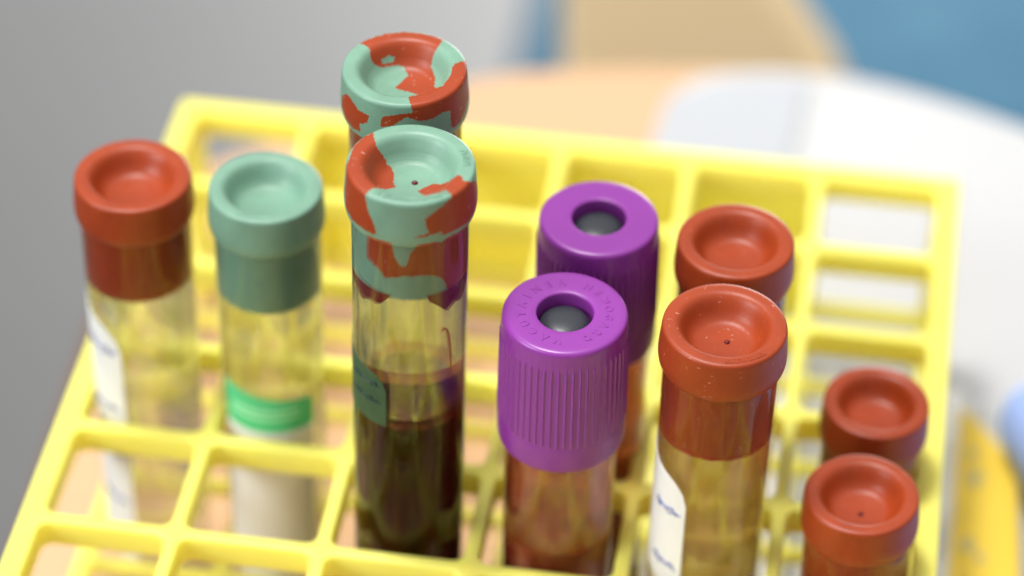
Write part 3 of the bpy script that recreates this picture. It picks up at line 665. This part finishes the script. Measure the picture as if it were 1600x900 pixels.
# 8 red front
t, L = make_tube(*TUBES['rfront'], "dusty red-stoppered front tube, pinprick blood dot on top, white label at its left")
st = stopper(t, L, 'dusty', 1.02, 1.02, -19.0); glass(t, L)
me = mesh("moulding_marks", dust_marks(t, 0, 7.6, [(-84, -38, 17)], 9)); link("moulding_marks", me, m_red, st)
drop(t, L, .5, .24, .42)
link("residue", film_mesh(-19.3, -76, seed=8), m_film_pale, t, off(L))
link("stain_ring", lathe("stain_ring", [(7.34,-18.6),(7.36,-18.65),(7.36,-19.15),(7.1,-19.2)], 64), m_stain, t, off(L))
lb = link("label", wrap("label", [(-200, -110, -22.5, -25.5, -78, 3.5)], RL), m_label, t, off(L))
for z, s in ((-31, 21), (-42, 22), (-54, 23)):
    link("handwriting", scribble("handwriting", -150, -117, z, RL+.09, .6, .15, 40, s), m_ink, lb)
# 9, 10 short ones on the right
t, L = make_tube(*TUBES['rrback'], "short red-stoppered tube at the right, behind the one with a blood dot", .93)
stopper(t, L, 'red'); glass(t, L)
link("residue", film_mesh(-19.3, -47, seed=9), m_film_pale, t, off(L))
t, L = make_tube(*TUBES['rrfront'], "short red-stoppered tube at the rack's right edge, blood dot in its cup", .97)
stopper(t, L, 'red'); glass(t, L)
drop(t, L, .1, -.7, .45)
link("residue", film_mesh(-19.3, -47, seed=10), m_film_blood, t, off(L))

# ------------------------------------------------------------------ clear bag with amber label, glove
V = []; F = []; nx, ny = 10, 18
for k, dz in enumerate((0, -1.2)):
    for j in range(ny+1):
        for i in range(nx+1):
            u, v = i/nx, j/ny
            V.append((136.0+24*u, -75+66*v, ZT+4.6+dz+1.0*math.sin(5*u+3*v)*(1-k)+.6*math.sin(11*v)))
n1 = (nx+1)*(ny+1)
for k in range(2):
    for j in range(ny):
        for i in range(nx): a = k*n1+j*(nx+1)+i; F.append((a, a+1, a+nx+2, a+nx+1))
bag = link("specimen_bag", pmesh("specimen_bag", V, F), m_bag)
bag["label"] = "clear plastic bag with an amber printed panel, right of the rack"; bag["category"] = "bag"
am = link("amber_panel", slab("amber_panel", [(137.2,-80),(138.3,-50),(138.6,-15),(140,-15.5),(147.6,-26),(148.8,-30),(149.6,-50),(150,-80)], ZT+6.6, ZT+6.9, None), m_amber, bag)
for (x, y, r) in ((141,-26,1.5),(141.8,-32,2.1),(141,-48,1.8),(143.2,-50.5,1.2)):
    link("print_mark", slab("print_mark", [(x+r*.7*math.cos(a*.7)*(1+.3*math.sin(3*a)), y+r*math.sin(a*.7)) for a in range(9)], ZT+6.92, ZT+6.98, None), m_amber_ink, am)
# nitrile glove: palm with five fingers, lying at the right
bm = bmesh.new()
def skin_mesh(name, verts, edges, radii, sub=2):
    me = bpy.data.meshes.new(name); me.from_pydata([Vector(v)*S for v in verts], edges, [])
    o = bpy.data.objects.new(name, me); sc.collection.objects.link(o)
    o.modifiers.new("Skin", 'SKIN'); s = o.modifiers.new("Subd", 'SUBSURF'); s.levels = s.render_levels = sub
    if not me.skin_vertices: me.skin_vertices.new()
    for d, r in zip(me.skin_vertices[0].data, radii): d.radius = (r[0]*S, r[1]*S)
    me.skin_vertices[0].data[0].use_root = True
    bpy.context.view_layer.update()
    out = bpy.data.meshes.new_from_object(o.evaluated_get(bpy.context.evaluated_depsgraph_get())); bpy.data.objects.remove(o)
    for p in out.polygons: p.use_smooth = True
    out.name = name; return out
gx, gz = 185, ZT+12
GX = -5
gv = [(gx+8,-110,gz),(gx+7,-75,gz),(gx-2,-50,gz+1),(176,-58,gz+2),(165,-38,gz+2),(154.5,-17,gz+2),(175,-20,gz+3),(172,0,gz+1),(188,-15,gz+3),(188,10,gz+1),(200,-20,gz+2),(204,2,gz),(211,-32,gz),(218,-14,gz),(172,12,gz-2),(188,26,gz-3),(206,16,gz-2),(222,0,gz-2)]
ge = [(0,1),(1,2),(1,3),(3,4),(4,5),(2,6),(6,7),(7,14),(2,8),(8,9),(9,15),(2,10),(10,11),(11,16),(2,12),(12,13),(13,17)]
gr = [(24,9),(28,10),(24,10),(11,9),(9.5,9),(9.5,8.5),(8.5,8),(8,7.5),(8.5,8),(8,7.5),(8,7.5),(7.5,7),(7,6.5),(6.5,6),(6,5.5),(6.5,6),(6,5.5),(5,5)]
gl = link("glove", skin_mesh("glove", gv, ge, gr), m_glove); gl.location.x = GX*S
gl["label"] = "light blue glove lying at the far right beside the bag"; gl["category"] = "glove"
